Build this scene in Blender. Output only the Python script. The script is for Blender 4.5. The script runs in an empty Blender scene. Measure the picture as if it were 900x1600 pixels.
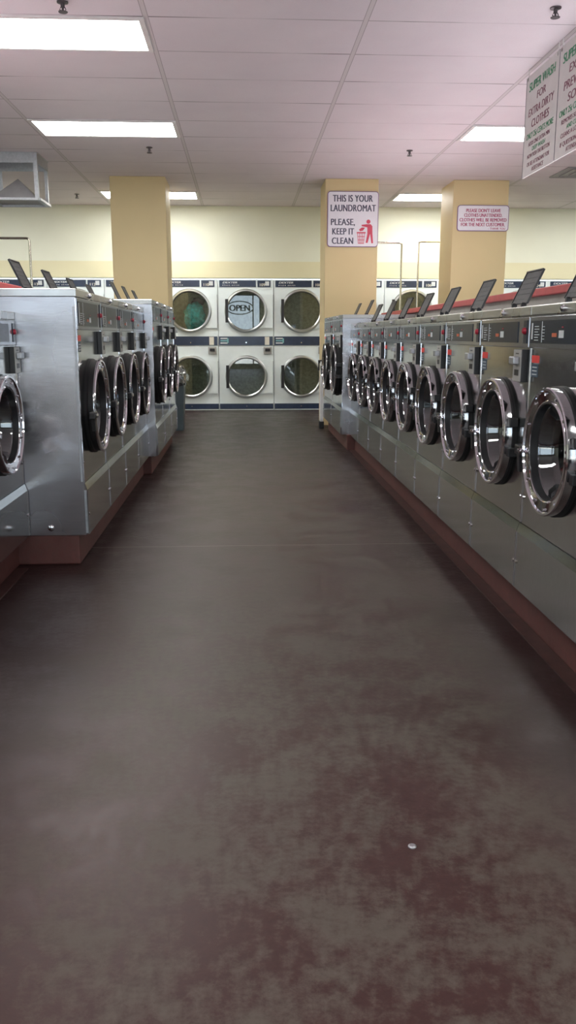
import bpy, bmesh, math, random
from mathutils import Vector, Matrix
random.seed(7)
PI = math.pi
LAMP = 38
UP = 5.4
AROT = 0.0
scene = bpy.context.scene
COL = scene.collection

# ------------------------------------------------------------------ helpers
class MB:
    """collects faces (with a material slot each) and links them as ONE mesh object"""
    def __init__(s): s.v = []; s.f = []; s.mi = []; s.sm = []
    def add(s, vs, fs, mi=0, smooth=False):
        o = len(s.v); s.v += [tuple(p) for p in vs]
        for f in fs: s.f.append([i + o for i in f]); s.mi.append(mi); s.sm.append(smooth)
        return s
    def quad(s, a, b, c, d, mi=0): return s.add([a, b, c, d], [(0, 1, 2, 3)], mi)
    def box(s, x0, x1, y0, y1, z0, z1, mi=0, M=None):
        vs = [(x, y, z) for z in (z0, z1) for y in (y0, y1) for x in (x0, x1)]
        if M is not None: vs = [M @ Vector(p) for p in vs]
        return s.add(vs, [(0, 2, 3, 1), (4, 5, 7, 6), (0, 1, 5, 4), (2, 6, 7, 3), (0, 4, 6, 2), (1, 3, 7, 5)], mi)
    def cbox(s, x0, x1, y0, y1, z0, z1, c=.004, mi=0, M=None):
        """box with chamfered edges"""
        bm = bmesh.new(); bmesh.ops.create_cube(bm, size=1)
        for v in bm.verts:
            v.co = Vector(((x0 + x1) / 2 + v.co.x * (x1 - x0), (y0 + y1) / 2 + v.co.y * (y1 - y0), (z0 + z1) / 2 + v.co.z * (z1 - z0)))
        bmesh.ops.bevel(bm, geom=list(bm.edges), offset=c, segments=2, profile=.5, affect='EDGES')
        if M is not None: bm.transform(M)
        bm.verts.index_update()
        s.add([v.co[:] for v in bm.verts], [[v.index for v in f.verts] for f in bm.faces], mi); bm.free()
        return s
    def lathe(s, prof, c=(0, 0, 0), axis='y', n=48, mi=0, smooth=True, close=False):
        """prof: (radius, height) pairs revolved about an axis through c"""
        vs = []; fs = []
        for r, h in prof:
            for i in range(n):
                a = 2 * PI * i / n; p, q = r * math.cos(a), r * math.sin(a)
                vs.append({'y': (c[0] + p, c[1] + h, c[2] + q), 'z': (c[0] + p, c[1] + q, c[2] + h), 'x': (c[0] + h, c[1] + p, c[2] + q)}[axis])
        m = len(prof)
        for k in range(m if close else m - 1):
            k2 = (k + 1) % m
            for i in range(n):
                j = (i + 1) % n
                fs.append((k * n + i, k * n + j, k2 * n + j, k2 * n + i))
        return s.add(vs, fs, mi, smooth)
    def cyl(s, c, r, h, axis='z', n=20, mi=0, r2=None):
        r2 = r if r2 is None else r2
        s.lathe([(r, 0), (r2, h)], c, axis, n, mi)
        for rr, hh in ((r, 0), (r2, h)):
            vs = []
            for i in range(n):
                a = 2 * PI * i / n; p, q = rr * math.cos(a), rr * math.sin(a)
                vs.append({'y': (c[0] + p, c[1] + hh, c[2] + q), 'z': (c[0] + p, c[1] + q, c[2] + hh), 'x': (c[0] + hh, c[1] + p, c[2] + q)}[axis])
            s.add(vs, [tuple(range(n))], mi)
        return s
    def tube(s, pts, r, n=10, mi=0):
        pts = [Vector(p) for p in pts]; vs = []; fs = []
        for i, p in enumerate(pts):
            t = (pts[min(i + 1, len(pts) - 1)] - pts[max(i - 1, 0)]).normalized()
            up = Vector((0, 0, 1)) if abs(t.z) < .9 else Vector((1, 0, 0))
            a = t.cross(up).normalized(); b = t.cross(a).normalized()
            for k in range(n):
                th = 2 * PI * k / n; vs.append(p + a * r * math.cos(th) + b * r * math.sin(th))
        for i in range(len(pts) - 1):
            for k in range(n):
                j = (k + 1) % n; fs.append((i * n + k, i * n + j, (i + 1) * n + j, (i + 1) * n + k))
        fs.append(tuple(range(n))); fs.append(tuple(range((len(pts) - 1) * n, len(pts) * n)))
        return s.add(vs, fs, mi, True)
    def prism(s, poly, y0, y1, mi=0):
        """polygon in the xz plane between y0 and y1"""
        n = len(poly); vs = [(x, y0, z) for x, z in poly] + [(x, y1, z) for x, z in poly]
        fs = [tuple(range(n)), tuple(range(2 * n - 1, n - 1, -1))] + [(i, (i + 1) % n, n + (i + 1) % n, n + i) for i in range(n)]
        return s.add(vs, fs, mi)
    def plate_hole(s, x0, x1, z0, z1, cx, cz, r, y, mi=0, n=48):
        """flat plate at depth y with a round hole"""
        def hit(a):
            dx, dz = math.cos(a), math.sin(a); t = 1e9
            if dx > 1e-9: t = min(t, (x1 - cx) / dx)
            if dx < -1e-9: t = min(t, (x0 - cx) / dx)
            if dz > 1e-9: t = min(t, (z1 - cz) / dz)
            if dz < -1e-9: t = min(t, (z0 - cz) / dz)
            return (cx + dx * t, cz + dz * t)
        A = [2 * PI * (i + .5) / n for i in range(n)]
        O = [hit(a) for a in A]; I = [(cx + r * math.cos(a), cz + r * math.sin(a)) for a in A]
        vs = [(p[0], y, p[1]) for p in O + I]; fs = []
        for i in range(n):
            j = (i + 1) % n; fs.append((i, j, n + j, n + i))
            a, b = O[i], O[j]
            if abs(a[0] - b[0]) > 1e-6 and abs(a[1] - b[1]) > 1e-6:
                cxn = x1 if max(a[0], b[0]) > cx + (x1 - cx) * .999 else x0
                czn = z1 if max(a[1], b[1]) > cz + (z1 - cz) * .999 else z0
                vs.append((cxn, y, czn)); fs.append((i, len(vs) - 1, j))
        return s.add(vs, fs, mi)
    def round_rect(s, x0, x1, z0, z1, r, y0, y1, mi=0, n=6):
        P = []
        for cx, cz, a0 in ((x1 - r, z1 - r, 0), (x0 + r, z1 - r, PI / 2), (x0 + r, z0 + r, PI), (x1 - r, z0 + r, 1.5 * PI)):
            for k in range(n + 1):
                a = a0 + PI / 2 * k / n; P.append((cx + r * math.cos(a), cz + r * math.sin(a)))
        return s.prism(P, y0, y1, mi)
    def text(s, body, size, x, z, y, align='CENTER', shear=0, weight=0, mi=0, squash=1, depth=0, flip=False, spacing=1):
        """lettering in the xz plane, read from -y; x,z is the baseline anchor"""
        cu = bpy.data.curves.new('t', 'FONT'); cu.body = body; cu.size = size; cu.align_x = align
        cu.shear = shear; cu.resolution_u = 4; cu.space_character = spacing; cu.extrude = depth
        ob = bpy.data.objects.new('t', cu); COL.objects.link(ob)
        dg = bpy.context.evaluated_depsgraph_get(); ev = ob.evaluated_get(dg); me = ev.to_mesh()
        sg = -1 if flip else 1
        vs = [(x + sg * v.co.x * squash, y - v.co.z, z + v.co.y) for v in me.vertices]
        fs = [tuple(p.vertices) for p in me.polygons]
        # bold strokes: the outline laid twice, a hair apart sideways and in depth
        for q in ((0,) if weight == 0 else (-weight, weight)):
            s.add([(p[0] + q, p[1] + (.0004 if q > 0 else 0), p[2]) for p in vs], fs, mi)
        ev.to_mesh_clear()
        bpy.data.objects.remove(ob); bpy.data.curves.remove(cu)
        return s
    def build(s, name, mat, parent=None, recalc=True):
        me = bpy.data.meshes.new(name); me.from_pydata(s.v, [], s.f)
        for p, m, sm in zip(me.polygons, s.mi, s.sm): p.material_index = m; p.use_smooth = sm
        for m in (mat if isinstance(mat, (list, tuple)) else [mat]): me.materials.append(m)
        if recalc:
            bm = bmesh.new(); bm.from_mesh(me); bmesh.ops.remove_doubles(bm, verts=bm.verts, dist=1e-5)
            bmesh.ops.recalc_face_normals(bm, faces=bm.faces); bm.to_mesh(me); bm.free()
        if any(s.sm): me.set_sharp_from_angle(angle=math.radians(32))
        me.update()
        o = bpy.data.objects.new(name, me); COL.objects.link(o)
        if parent is not None: o.parent = parent
        return o

def tag(o, label=None, cat=None, group=None, kind=None):
    if label: o['label'] = label
    if cat: o['category'] = cat
    if group: o['group'] = group
    if kind: o['kind'] = kind
    return o
def thing(name, label, cat, loc=(0, 0, 0), rz=0, group=None):
    o = bpy.data.objects.new(name, None); COL.objects.link(o); o.location = loc; o.rotation_euler = (0, 0, rz)
    o.empty_display_size = .1
    return tag(o, label, cat, group)
def kids(o): return [c for c in bpy.data.objects if c.parent == o]
def dup(o, parent=None, skip=()):
    c = o.copy(); COL.objects.link(c); c.parent = parent
    for ch in kids(o):
        if ch.name.split('.')[0] not in skip: dup(ch, c, skip)
    return c
def struct(mb, name, mat, label=None, cat=None):
    o = mb.build(name, mat); return tag(o, label, cat, None, 'structure')

# ------------------------------------------------------------------ materials
class N:
    def __init__(s, name):
        s.m = bpy.data.materials.new(name); s.m.use_nodes = True; s.nt = s.m.node_tree
        s.b = s.nt.nodes['Principled BSDF']; s.out = s.nt.nodes['Material Output']
    def n(s, t, **kw):
        k = s.nt.nodes.new(t)
        for a, v in kw.items(): setattr(k, a, v)
        return k
    def l(s, a, b): s.nt.links.new(a, b)
    def coord(s, scale=(1, 1, 1)):
        tc = s.n('ShaderNodeTexCoord'); mp = s.n('ShaderNodeMapping'); mp.inputs['Scale'].default_value = scale
        s.l(tc.outputs['Object'], mp.inputs['Vector']); return mp.outputs['Vector']
    def noise(s, scale, detail=4, rough=.5, vec=None):
        k = s.n('ShaderNodeTexNoise'); k.inputs['Scale'].default_value = scale; k.inputs['Detail'].default_value = detail; k.inputs['Roughness'].default_value = rough
        if vec is not None: s.l(vec, k.inputs['Vector'])
        return k.outputs['Fac']
    def ramp(s, fac, stops):
        k = s.n('ShaderNodeValToRGB'); e = k.color_ramp.elements
        while len(e) < len(stops): e.new(.5)
        for el, (p, c) in zip(e, stops): el.position = p; el.color = (*c, 1) if len(c) == 3 else c
        s.l(fac, k.inputs['Fac']); return k.outputs['Color']
    def mix(s, fac, a, b, blend='MIX'):
        k = s.n('ShaderNodeMix', data_type='RGBA', blend_type=blend)
        for sock, v in ((k.inputs[0], fac), (k.inputs[6], a), (k.inputs[7], b)):
            if hasattr(v, 'is_linked'): s.l(v, sock)
            elif isinstance(v, (int, float)): sock.default_value = v
            else: sock.default_value = (*v, 1)
        return k.outputs[2]
    def math(s, op, a, b=0, c=None, clamp=False):
        k = s.n('ShaderNodeMath', operation=op); k.use_clamp = clamp
        for i, v in enumerate((a, b) if c is None else (a, b, c)):
            if hasattr(v, 'is_linked'): s.l(v, k.inputs[i])
            else: k.inputs[i].default_value = v
        return k.outputs[0]
    def maprange(s, v, a, b, c=0, d=1):
        k = s.n('ShaderNodeMapRange'); s.l(v, k.inputs[0]); k.interpolation_type = 'SMOOTHSTEP'
        for i, q in enumerate((a, b, c, d)): k.inputs[i + 1].default_value = q
        return k.outputs[0]
    def bump(s, h, strength=.1, dist=.01):
        k = s.n('ShaderNodeBump'); k.inputs['Strength'].default_value = strength; k.inputs['Distance'].default_value = dist
        s.l(h, k.inputs['Height']); s.l(k.outputs['Normal'], s.b.inputs['Normal'])

def plain(name, col, rough=.5, metal=0, spec=.5, var=.06, scale=14, coat=0):
    k = N(name); v = k.coord(); f = k.noise(scale, 3, .55, v)
    lo = tuple(c * (1 - var) for c in col); hi = tuple(min(1, c * (1 + var)) for c in col)
    k.l(k.ramp(f, [(.3, lo), (.7, hi)]), k.b.inputs['Base Color'])
    k.b.inputs['Roughness'].default_value = rough; k.b.inputs['Metallic'].default_value = metal
    k.b.inputs['Specular IOR Level'].default_value = spec; k.b.inputs['Coat Weight'].default_value = coat
    return k.m
def steel(name, col, rough=.25, stretch=(2, 60, 60), bump=.02, rvar=.12, aniso=0, arot=0):
    """brushed metal: streaks stretched along one local axis plus faint smudges"""
    k = N(name); v = k.coord(stretch); f = k.noise(6, 5, .6, v); s2 = k.noise(2.3, 3, .5, k.coord())
    lo = tuple(c * .86 for c in col); hi = tuple(min(1, c * 1.08) for c in col)
    k.l(k.ramp(f, [(.3, lo), (.7, hi)]), k.b.inputs['Base Color'])
    k.l(k.maprange(s2, .3, .75, rough, rough + rvar), k.b.inputs['Roughness'])
    k.b.inputs['Metallic'].default_value = 1
    if aniso:
        tg = k.n('ShaderNodeTangent', direction_type='RADIAL', axis='Z'); k.l(tg.outputs[0], k.b.inputs['Tangent'])
        k.b.inputs['Anisotropic'].default_value = aniso; k.b.inputs['Anisotropic Rotation'].default_value = arot
    k.bump(f, bump, .004)
    return k.m
def emit(name, col, strength):
    k = N(name); k.b.inputs['Base Color'].default_value = (*col, 1)
    k.b.inputs['Emission Color'].default_value = (*col, 1); k.b.inputs['Emission Strength'].default_value = strength
    return k.m
def pane(name, tint, refl, gcol=(.9, .95, .95), rough=.01):
    """clear pane: tinted see-through body plus a mirror-like surface reflection"""
    k = N(name); k.nt.nodes.remove(k.b)
    t = k.n('ShaderNodeBsdfTransparent'); t.inputs[0].default_value = (*tint, 1)
    g = k.n('ShaderNodeBsdfGlossy'); g.inputs[0].default_value = (*gcol, 1); g.inputs['Roughness'].default_value = rough
    lw = k.n('ShaderNodeLayerWeight'); lw.inputs[0].default_value = .35
    f = k.maprange(lw.outputs['Facing'], 0, 1, refl, min(1, refl + .55))
    mx = k.n('ShaderNodeMixShader'); k.l(f, mx.inputs[0]); k.l(t.outputs[0], mx.inputs[1]); k.l(g.outputs[0], mx.inputs[2])
    k.l(mx.outputs[0], k.out.inputs['Surface'])
    return k.m

M = {}
M['steel'] = steel('brushed_steel', (.52, .54, .53), .10, (60, 60, 2.5), .006, .08)
M['steel_side'] = steel('brushed_steel_side', (.55, .55, .58), .22, (2, 2, 60), .004, .08, .85, AROT)
M['steel_cap'] = steel('brushed_steel_cap', (.50, .50, .49), .22, (2, 60, 60), .006, .1)
M['steel_dull'] = steel('galvanised_steel', (.50, .52, .55), .38, (8, 8, 8), .03)
M['chrome'] = plain('polished_chrome', (.78, .78, .82), .07, 1, .5, .03)
M['ring'] = plain('satin_ring', (.56, .58, .57), .3, 1, .5, .05)
M['drum'] = steel('drum_steel', (.30, .31, .33), .25, (30, 2, 30))
M['black'] = plain('black_plastic', (.018, .018, .02), .38, 0, .5, .2)
M['lid'] = plain('dark_lid_plastic', (.036, .039, .043), .5, 0, .5, .2, 40)
M['rubber'] = plain('black_rubber', (.012, .012, .013), .55, 0, .3, .2)
M['fascia'] = plain('grey_fascia', (.36, .37, .39), .16, .85, .5, .05)
M['display'] = plain('dark_display', (.016, .024, .040), .22, 0, .35, .15)
M['ink_white'] = plain('pale_print', (.62, .66, .68), .5)
M['ink_orange'] = plain('orange_print', (.55, .12, .05), .5)
M['red'] = plain('red_plastic', (.42, .015, .04), .4)
M['red_label'] = plain('red_sticker', (.75, .06, .05), .5)
M['blue_label'] = plain('dark_tag', (.05, .09, .13), .35)
M['coin'] = plain('coin_plate', (.42, .42, .40), .4, .15)
M['wglass'] = pane('washer_glass', (.36, .38, .42), .16)
M['dglass'] = pane('dryer_glass', (.62, .66, .61), .13)
M['white'] = plain('white_enamel', (.76, .84, .86), .3, 0, .5, .02)
M['navy'] = plain('navy_panel', (.022, .036, .075), .22, 0, .6, .12)
M['teal_ink'] = plain('teal_print', (.18, .42, .45), .4)
M['card'] = plain('card_reader_plate', (.72, .70, .62), .5)
M['dryer_drum'] = plain('dryer_drum', (.52, .56, .50), .5, .1, .5, .25, 30)
M['red_top'] = plain('red_laminate', (.50, .055, .075), .35, 0, .5, .1)
M['grey_panel'] = plain('grey_panel', (.40, .39, .37), .5, 0, .5, .06)
M['sign_white'] = plain('sign_face', (.80, .78, .84), .45, 0, .5, .02)
M['sign_violet'] = plain('violet_border', (.22, .13, .27), .5)
M['sign_grey'] = plain('slate_lettering', (.07, .07, .115), .5)
M['sign_red'] = plain('red_pictogram', (.62, .07, .12), .5)
M['sign_plum'] = plain('plum_lettering', (.42, .08, .17), .5)
M['sign_green'] = plain('green_lettering', (.03, .26, .12), .5)
M['sign_maroon'] = plain('maroon_lettering', (.20, .06, .10), .5)
M['hang_face'] = plain('hanging_panel', (.66, .64, .64), .5, 0, .5, .03)
M['troffer'] = emit('lit_diffuser', (1.0, .985, .95), 22.0)
M['frame_white'] = plain('white_frame', (.75, .73, .74), .5)
M['pole_chrome'] = plain('chrome_pole', (.60, .58, .50), .2, 1)
M['bin'] = plain('bin_plastic', (.055, .075, .085), .4, 0, .5, .1)
M['bag'] = pane('clear_bag', (.72, .76, .76), .22, (.95, .97, .97), .18)
M['bag_black'] = plain('black_bag', (.02, .02, .025), .25, 0, .6, .2)
M['teal_cloth'] = plain('teal_cloth', (.05, .36, .38), .9, 0, .2, .5, 22)
M['purple_cloth'] = plain('plum_cloth', (.10, .06, .11), .9, 0, .2, .4, 22)
M['sprinkler'] = plain('sprinkler_metal', (.10, .09, .10), .4, .6)
M['vent'] = plain('vent_metal', (.34, .33, .34), .5, .2)
M['neon_dark'] = plain('dark_sign_tube', (.03, .02, .03), .4)
M['curb_lip'] = plain('curb_foot', (.055, .024, .021), .5, 0, .4, .3)
M['white_post'] = plain('white_corner_post', (.78, .80, .80), .35)

# floor: stained, worn concrete
k = N('stained_concrete'); v = k.coord(); sep = k.n('ShaderNodeSeparateXYZ'); k.l(v, sep.inputs[0]); X, Y = sep.outputs[0], sep.outputs[1]
big = k.noise(1.1, 5, .6, v); mid = k.noise(4.2, 8, .68, v); fine = k.noise(34, 6, .7, v); grit = k.noise(160, 3, .6, v)
wob = k.math('MULTIPLY_ADD', k.math('SUBTRACT', big, .5), .9, 0)
off = k.math('ABSOLUTE', k.math('ADD', k.math('SUBTRACT', X, .10), wob), 0)
path = k.maprange(off, .30, .98, 1, 0)                      # walked-on middle of the aisle
mott = k.maprange(k.math('ADD', k.math('MULTIPLY', mid, .65), k.math('MULTIPLY', fine, .35)), .41, .59)
near = k.maprange(Y, 1.1, 3.2, .42, 1.0)
worn = k.math('MULTIPLY_ADD', k.math('MULTIPLY', path, near), .80, k.math('MULTIPLY_ADD', mott, .88, -.45), True)
red = k.mix(fine, (.027, .0105, .0095), (.070, .030, .026)); grey = k.mix(fine, (.066, .055, .044), (.120, .102, .083))
c = k.mix(worn, red, grey)
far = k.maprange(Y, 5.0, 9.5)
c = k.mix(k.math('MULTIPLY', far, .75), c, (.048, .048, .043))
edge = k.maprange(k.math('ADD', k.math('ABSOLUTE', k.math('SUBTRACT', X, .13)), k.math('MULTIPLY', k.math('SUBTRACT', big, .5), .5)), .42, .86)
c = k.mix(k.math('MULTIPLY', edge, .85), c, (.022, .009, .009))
c = k.mix(k.math('MULTIPLY', k.maprange(grit, .62, .75), .35), c, (.05, .04, .038))
jl = k.math('LESS_THAN', k.math('ABSOLUTE', k.math('SUBTRACT', Y, 4.19)), .004)
c = k.mix(k.math('MULTIPLY', jl, .55), c, (.25, .22, .20))
k.l(c, k.b.inputs['Base Color'])
k.l(k.math('MULTIPLY_ADD', mott, .14, .40), k.b.inputs['Roughness']); k.b.inputs['Specular IOR Level'].default_value = .36; k.bump(k.math('ADD', k.math('MULTIPLY', mid, .5), fine), .05, .01)
M['floor'] = k.m
# curb: red stained concrete
k = N('red_curb'); v = k.coord(); a = k.noise(5, 6, .65, v); b = k.noise(40, 4, .6, v)
k.l(k.mix(k.maprange(b, .35, .65), k.ramp(a, [(.3, (.085, .027, .023)), (.7, (.155, .058, .050))]), (.11, .045, .038)), k.b.inputs['Base Color'])
k.b.inputs['Roughness'].default_value = .5; k.bump(b, .08, .01); M['curb'] = k.m
# ceiling: drop-in tiles between grid lines
TX0, TXP, TY0, TYP = -.515, 1.23, 5.18, .58
k = N('ceiling_tiles'); v = k.coord(); sep = k.n('ShaderNodeSeparateXYZ'); k.l(v, sep.inputs[0])
def grid_dist(c, o, p):
    t = k.math('DIVIDE', k.math('SUBTRACT', c, o), p)
    return k.math('MULTIPLY', k.math('ABSOLUTE', k.math('SUBTRACT', t, k.math('ROUND', t))), p)
gx = grid_dist(sep.outputs[0], TX0, TXP); gy = grid_dist(sep.outputs[1], TY0, TYP)
sp = k.noise(300, 2, .7, v); st = k.noise(1.6, 4, .6, v); br = k.noise(1.9, 2, .5, v)
base = k.mix(k.maprange(sp, .58, .7), k.ramp(st, [(.3, (.73, .675, .725)), (.7, (.79, .735, .78))]), (.60, .53, .58))
seam = k.math('MULTIPLY', k.math('LESS_THAN', gy, .006), k.maprange(br, .38, .62, .25, .9))
near_tee = k.maprange(gx, .03, .40, 1, .45)
base = k.mix(k.math('MULTIPLY', seam, near_tee), base, (.10, .08, .09))  # broken dark seam lines: shadow of sagging tile edges put into the colour
base = k.mix(k.math('LESS_THAN', gx, .016), base, (.40, .36, .385))
base = k.mix(k.math('LESS_THAN', gx, .012), base, (.66, .62, .64))
k.l(base, k.b.inputs['Base Color']); k.b.inputs['Roughness'].default_value = .85; k.b.inputs['Specular IOR Level'].default_value = .2
k.bump(sp, .15, .004); M['ceiling'] = k.m
def paint(name, col, rough=.55):
    k = N(name); v = k.coord(); a = k.noise(.9, 4, .55, v); b = k.noise(120, 3, .6, v)
    k.l(k.ramp(a, [(.3, tuple(c * .94 for c in col)), (.7, tuple(min(1, c * 1.03) for c in col))]), k.b.inputs['Base Color'])
    k.b.inputs['Roughness'].default_value = rough; k.bump(b, .06, .003); return k.m
M['wall'] = paint('cream_paint', (.80, .82, .69)); M['wall_low'] = paint('yellow_cream_band', (.77, .73, .50))
M['pillar'] = paint('tan_yellow_paint', (.70, .565, .31)); M['wall_front'] = paint('olive_cream_paint', (.42, .40, .30))
M['ground'] = plain('parking_asphalt', (.45, .44, .42), .9, 0, .3, .2, 30)
M['winframe'] = plain('bronze_aluminium', (.12, .11, .11), .4, .6)
M['winglass'] = pane('window_glass', (.92, .95, .97), .05)

# ------------------------------------------------------------------ room shell
ZC = 2.78; YB = 12.18; XL, XR, YF = -5.6, 6.6, -3.2
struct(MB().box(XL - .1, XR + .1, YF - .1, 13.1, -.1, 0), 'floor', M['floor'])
struct(MB().box(XL - .1, XR + .1, YF - .1, 13.1, ZC, ZC + .1), 'ceiling', M['ceiling'])
struct(MB().box(XL - .1, XR + .1, YB, YB + .12, 1.825, ZC).box(XL - .1, XR + .1, 13.0, 13.1, 0, 1.825), 'wall_back', M['wall'])
struct(MB().box(XL, XR, YB - .006, YB, 1.83, 2.05), 'wall_band', M['wall_low'])  # thin strip low on the back wall, yellower than the wall above
struct(MB().box(XL - .1, XL, YF, 13, 0, ZC), 'wall_left', M['wall'])
struct(MB().box(XR, XR + .1, YF, 13, 0, ZC), 'wall_right', M['wall'])
# shop front behind the camera: piers between glazed bays
bays = [(-5.0, -3.9), (-3.6, -1.85), (-.80, .60), (2.3, 3.9), (4.2, 6.2)]
w = MB(); xs = [XL] + [q for b in bays for q in b] + [XR]
for i in range(0, len(xs), 2): w.box(xs[i], xs[i + 1], YF - .1, YF, 0, ZC)
for a, b in bays: w.box(a, b, YF - .1, YF, 0, .12); w.box(a, b, YF - .1, YF, 2.32, ZC)
struct(w, 'wall_front', M['wall_front'])
for i, (a, b) in enumerate(bays):
    fr = MB(); t = .04
    fr.box(a, a + t, YF - .08, YF - .02, .12, 2.32).box(b - t, b, YF - .08, YF - .02, .12, 2.32)
    fr.box(a + t, b - t, YF - .08, YF - .02, .12, .12 + t).box(a + t, b - t, YF - .08, YF - .02, 2.32 - t, 2.32)
    xm = .36 if i == 2 else (a + b) / 2
    fr.box(xm - .02, xm + .02, YF - .08, YF - .02, .12 + t, 2.32 - t)
    o = struct(fr, 'window_%d' % (i + 1), M['winframe'])
    MB().quad((a + t, YF - .05, .16), (b - t, YF - .05, .16), (b - t, YF - .05, 2.28), (a + t, YF - .05, 2.28)).build('pane', M['winglass'], o)
struct(MB().box(-14, 14, -22, YF - .1, -.14, -.1), 'ground', M['ground'])
# pillars
struct(MB().cbox(-1.45, -.835, 10.02, 10.62, 0, ZC, .006), 'trim_2', M['pillar'], 'tan yellow square column by the left machines', 'pillar')
struct(MB().cbox(.96, 1.565, 10.05, 10.65, 0, ZC, .006), 'trim_3', M['pillar'], 'tan yellow square column carrying the tall white sign', 'pillar')
struct(MB().cbox(2.425, 3.065, 10.05, 10.65, 0, ZC, .006), 'trim_4', M['pillar'], 'tan yellow square column carrying the wide plum-lettered sign', 'pillar')
# machine curbs
CURB = .144
curbs = [('trim_5', 1.04, 1.60, 1.2, 7.80), ('trim_6', .965, 1.60, 7.80, 9.53), ('trim_7', -1.62, -1.045, -.6, 3.87),
         ('trim_8', -1.50, -.765, 3.87, 6.48), ('trim_9', -1.45, -.705, 6.48, 8.46)]
for nme, a, b, c, d in curbs:
    m = MB().cbox(a, b, c, d, 0, CURB, .008)
    struct(m, nme, M['curb'], 'red stained concrete curb under the washers', 'curb')
struct(MB().box(.985, 1.04, 1.2, 7.80, 0, .006).box(-1.045, -.99, -.6, 3.80, 0, .006), 'baseboard_right', M['curb_lip'])

# ------------------------------------------------------------------ washers
def make_washer(label, w, H, d, R, dc, big=False, group=None, lidpos=0):
    """front at y=0 facing -y, base at z=0"""
    t = thing('front_load_washer', label, 'washing machine', group=group)
    h = w / 2 - .002; zl = .245; ct = .178 if big else .145; zc0 = H - ct; Rh = R * .9
    b = MB()
    b.quad((-h, 0, 0), (-h, d, 0), (-h, d, H - .035), (-h, 0, H - .035), 1).quad((h, 0, 0), (h, 0, H - .035), (h, d, H - .035), (h, d, 0), 1)
    b.quad((-h, d, 0), (h, d, 0), (h, d, H), (-h, d, H), 1).quad((-h, 0, 0), (h, 0, 0), (h, d, 0), (-h, d, 0), 1)
    b.plate_hole(-h, h, zl, zc0, 0, dc, Rh, 0)
    b.quad((-h, 0, zc0), (h, 0, zc0), (h, 0, H - .035), (-h, 0, H - .035))
    b.box(-h, -h + .005, -.003, 0, zl, H - .04, 2).box(h - .005, h, -.003, 0, zl, H - .04, 2)
    cab = b.build('cabinet', [M['steel'], M['steel_side'], M['chrome']], t, recalc=False)
    lp = MB().prism([(0, 0)], 0, 0) if False else MB()
    # lower service panel with a sloping ledge
    prof = [(0, .004), (-.014, .004), (-.014, .212), (-.004, .243), (0, .243)]
    vs = [(-h, y, z) for y, z in prof] + [(h, y, z) for y, z in prof]; n = len(prof)
    lp.add(vs, [tuple(range(n)), tuple(range(2 * n - 1, n - 1, -1))] + [(i, (i + 1) % n, n + (i + 1) % n, n + i) for i in range(n)])
    for sx in (-1, 1): lp.box(sx * h - (.004 if sx > 0 else 0), sx * h + (.004 if sx < 0 else 0), -.0165, -.013, .006, .211, 1)
    lp.build('service_panel', [M['steel'], M['chrome']], t)
    for sx in (-1, 1):
        for z in (.10, .34):
            MB().cyl((sx * (h - .012), -.019 if z < .2 else -.005, z), .006, .006, 'y', 10).build('screw', M['chrome'], t)
    # top cap and lock
    cap = MB().cbox(-h - .001, h + .001, -.006, d, H - .035, H, .004).build('top_cap', M['steel_cap'], t)
    MB().cyl((0, -.014, H - .018), .011, .009, 'y', 16).cyl((0, -.018, H - .018), .006, .004, 'y', 12).build('lock', M['chrome'], cap)
    # control panel
    z0, z1 = H - ct + .002, H - .037
    cp = MB().cbox(-h + .006, h - .006, -.007, .001, z0, z1, .003).build('control_panel', M['fascia'], t)
    dx0, dx1 = -h + .016, h - .118 * w / .612
    ds = MB().box(dx0, dx1, -.0095, -.007, z0 + .017, z1 - .015)
    ds.build('display', M['display'], cp)
    pr = MB(); xa = dx0 + .012
    pr.box(xa, xa + .012, -.0105, -.0095, z0 + .03, z1 - .022)
    for i in range(6): pr.box(xa + .03, xa + .03 + random.uniform(.03, .055), -.0105, -.0095, z0 + .026 + i * .009, z0 + .0285 + i * .009)
    for i in range(5): pr.box(xa + .105, xa + .125, -.0105, -.0095, z0 + .030 + i * .010, z0 + .032 + i * .010)
    pr.box(xa + .255, xa + .295, -.0105, -.0095, z0 + .035, z0 + .058); pr.box(xa + .195, xa + .235, -.0105, -.0095, z0 + .038, z0 + .050, 1)
    pr.box(xa + .278, xa + .290, -.0105, -.0095, z0 + .066, z0 + .070, 2)
    pr.box(xa + .10, xa + .103, -.0105, -.0095, z0 + .02, z1 - .018, 0)
    pr.build('printed_legend', [M['ink_white'], M['ink_orange'], M['red']], cp)
    MB().box(h - .055, h - .02, -.0095, -.007, z0 + .015, z1 - .012).build('button_strip', M['display'], cp)
    MB().lathe([(0.0001, -.020), (.008, -.019), (.011, -.015), (.012, -.009)], (h - .038, 0, (z0 + z1) / 2 + .005), 'y', 16).build('red_button', M['red'], cp)
    # coin slide
    cx = h - .062; cz = zc0 - .060
    co = MB().cbox(cx - .042, cx + .042, -.022, 0, cz - .057, cz + .057, .002).build('coin_box', M['black'], t)
    MB().box(cx - .040, cx + .040, -.025, -.0215, cz - .055, cz + .055).build('coin_plate', M['coin'], co)
    MB().cbox(cx - .024, cx + .028, -.048, -.025, cz + .004, cz + .032, .004).build('coin_slide', M['steel_dull'], co)
    MB().box(cx - .022, cx + .022, -.0262, -.025, cz - .035, cz - .014).build('coin_slot', M['black'], co)
    MB().box(cx - .016, cx + .016, -.0258, -.025, cz + .040, cz + .044).build('coin_mark', M['black'], co)
    # stickers
    st = MB().round_rect(-h + .02, -h + .092, zc0 - .047, zc0 - .022, .004, -.0012, 0).build('red_sticker', M['red_label'], t)
    tg = MB().round_rect(-h + .022, -h + .085, zc0 - .095, zc0 - .052, .003, -.001, 0)
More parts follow.
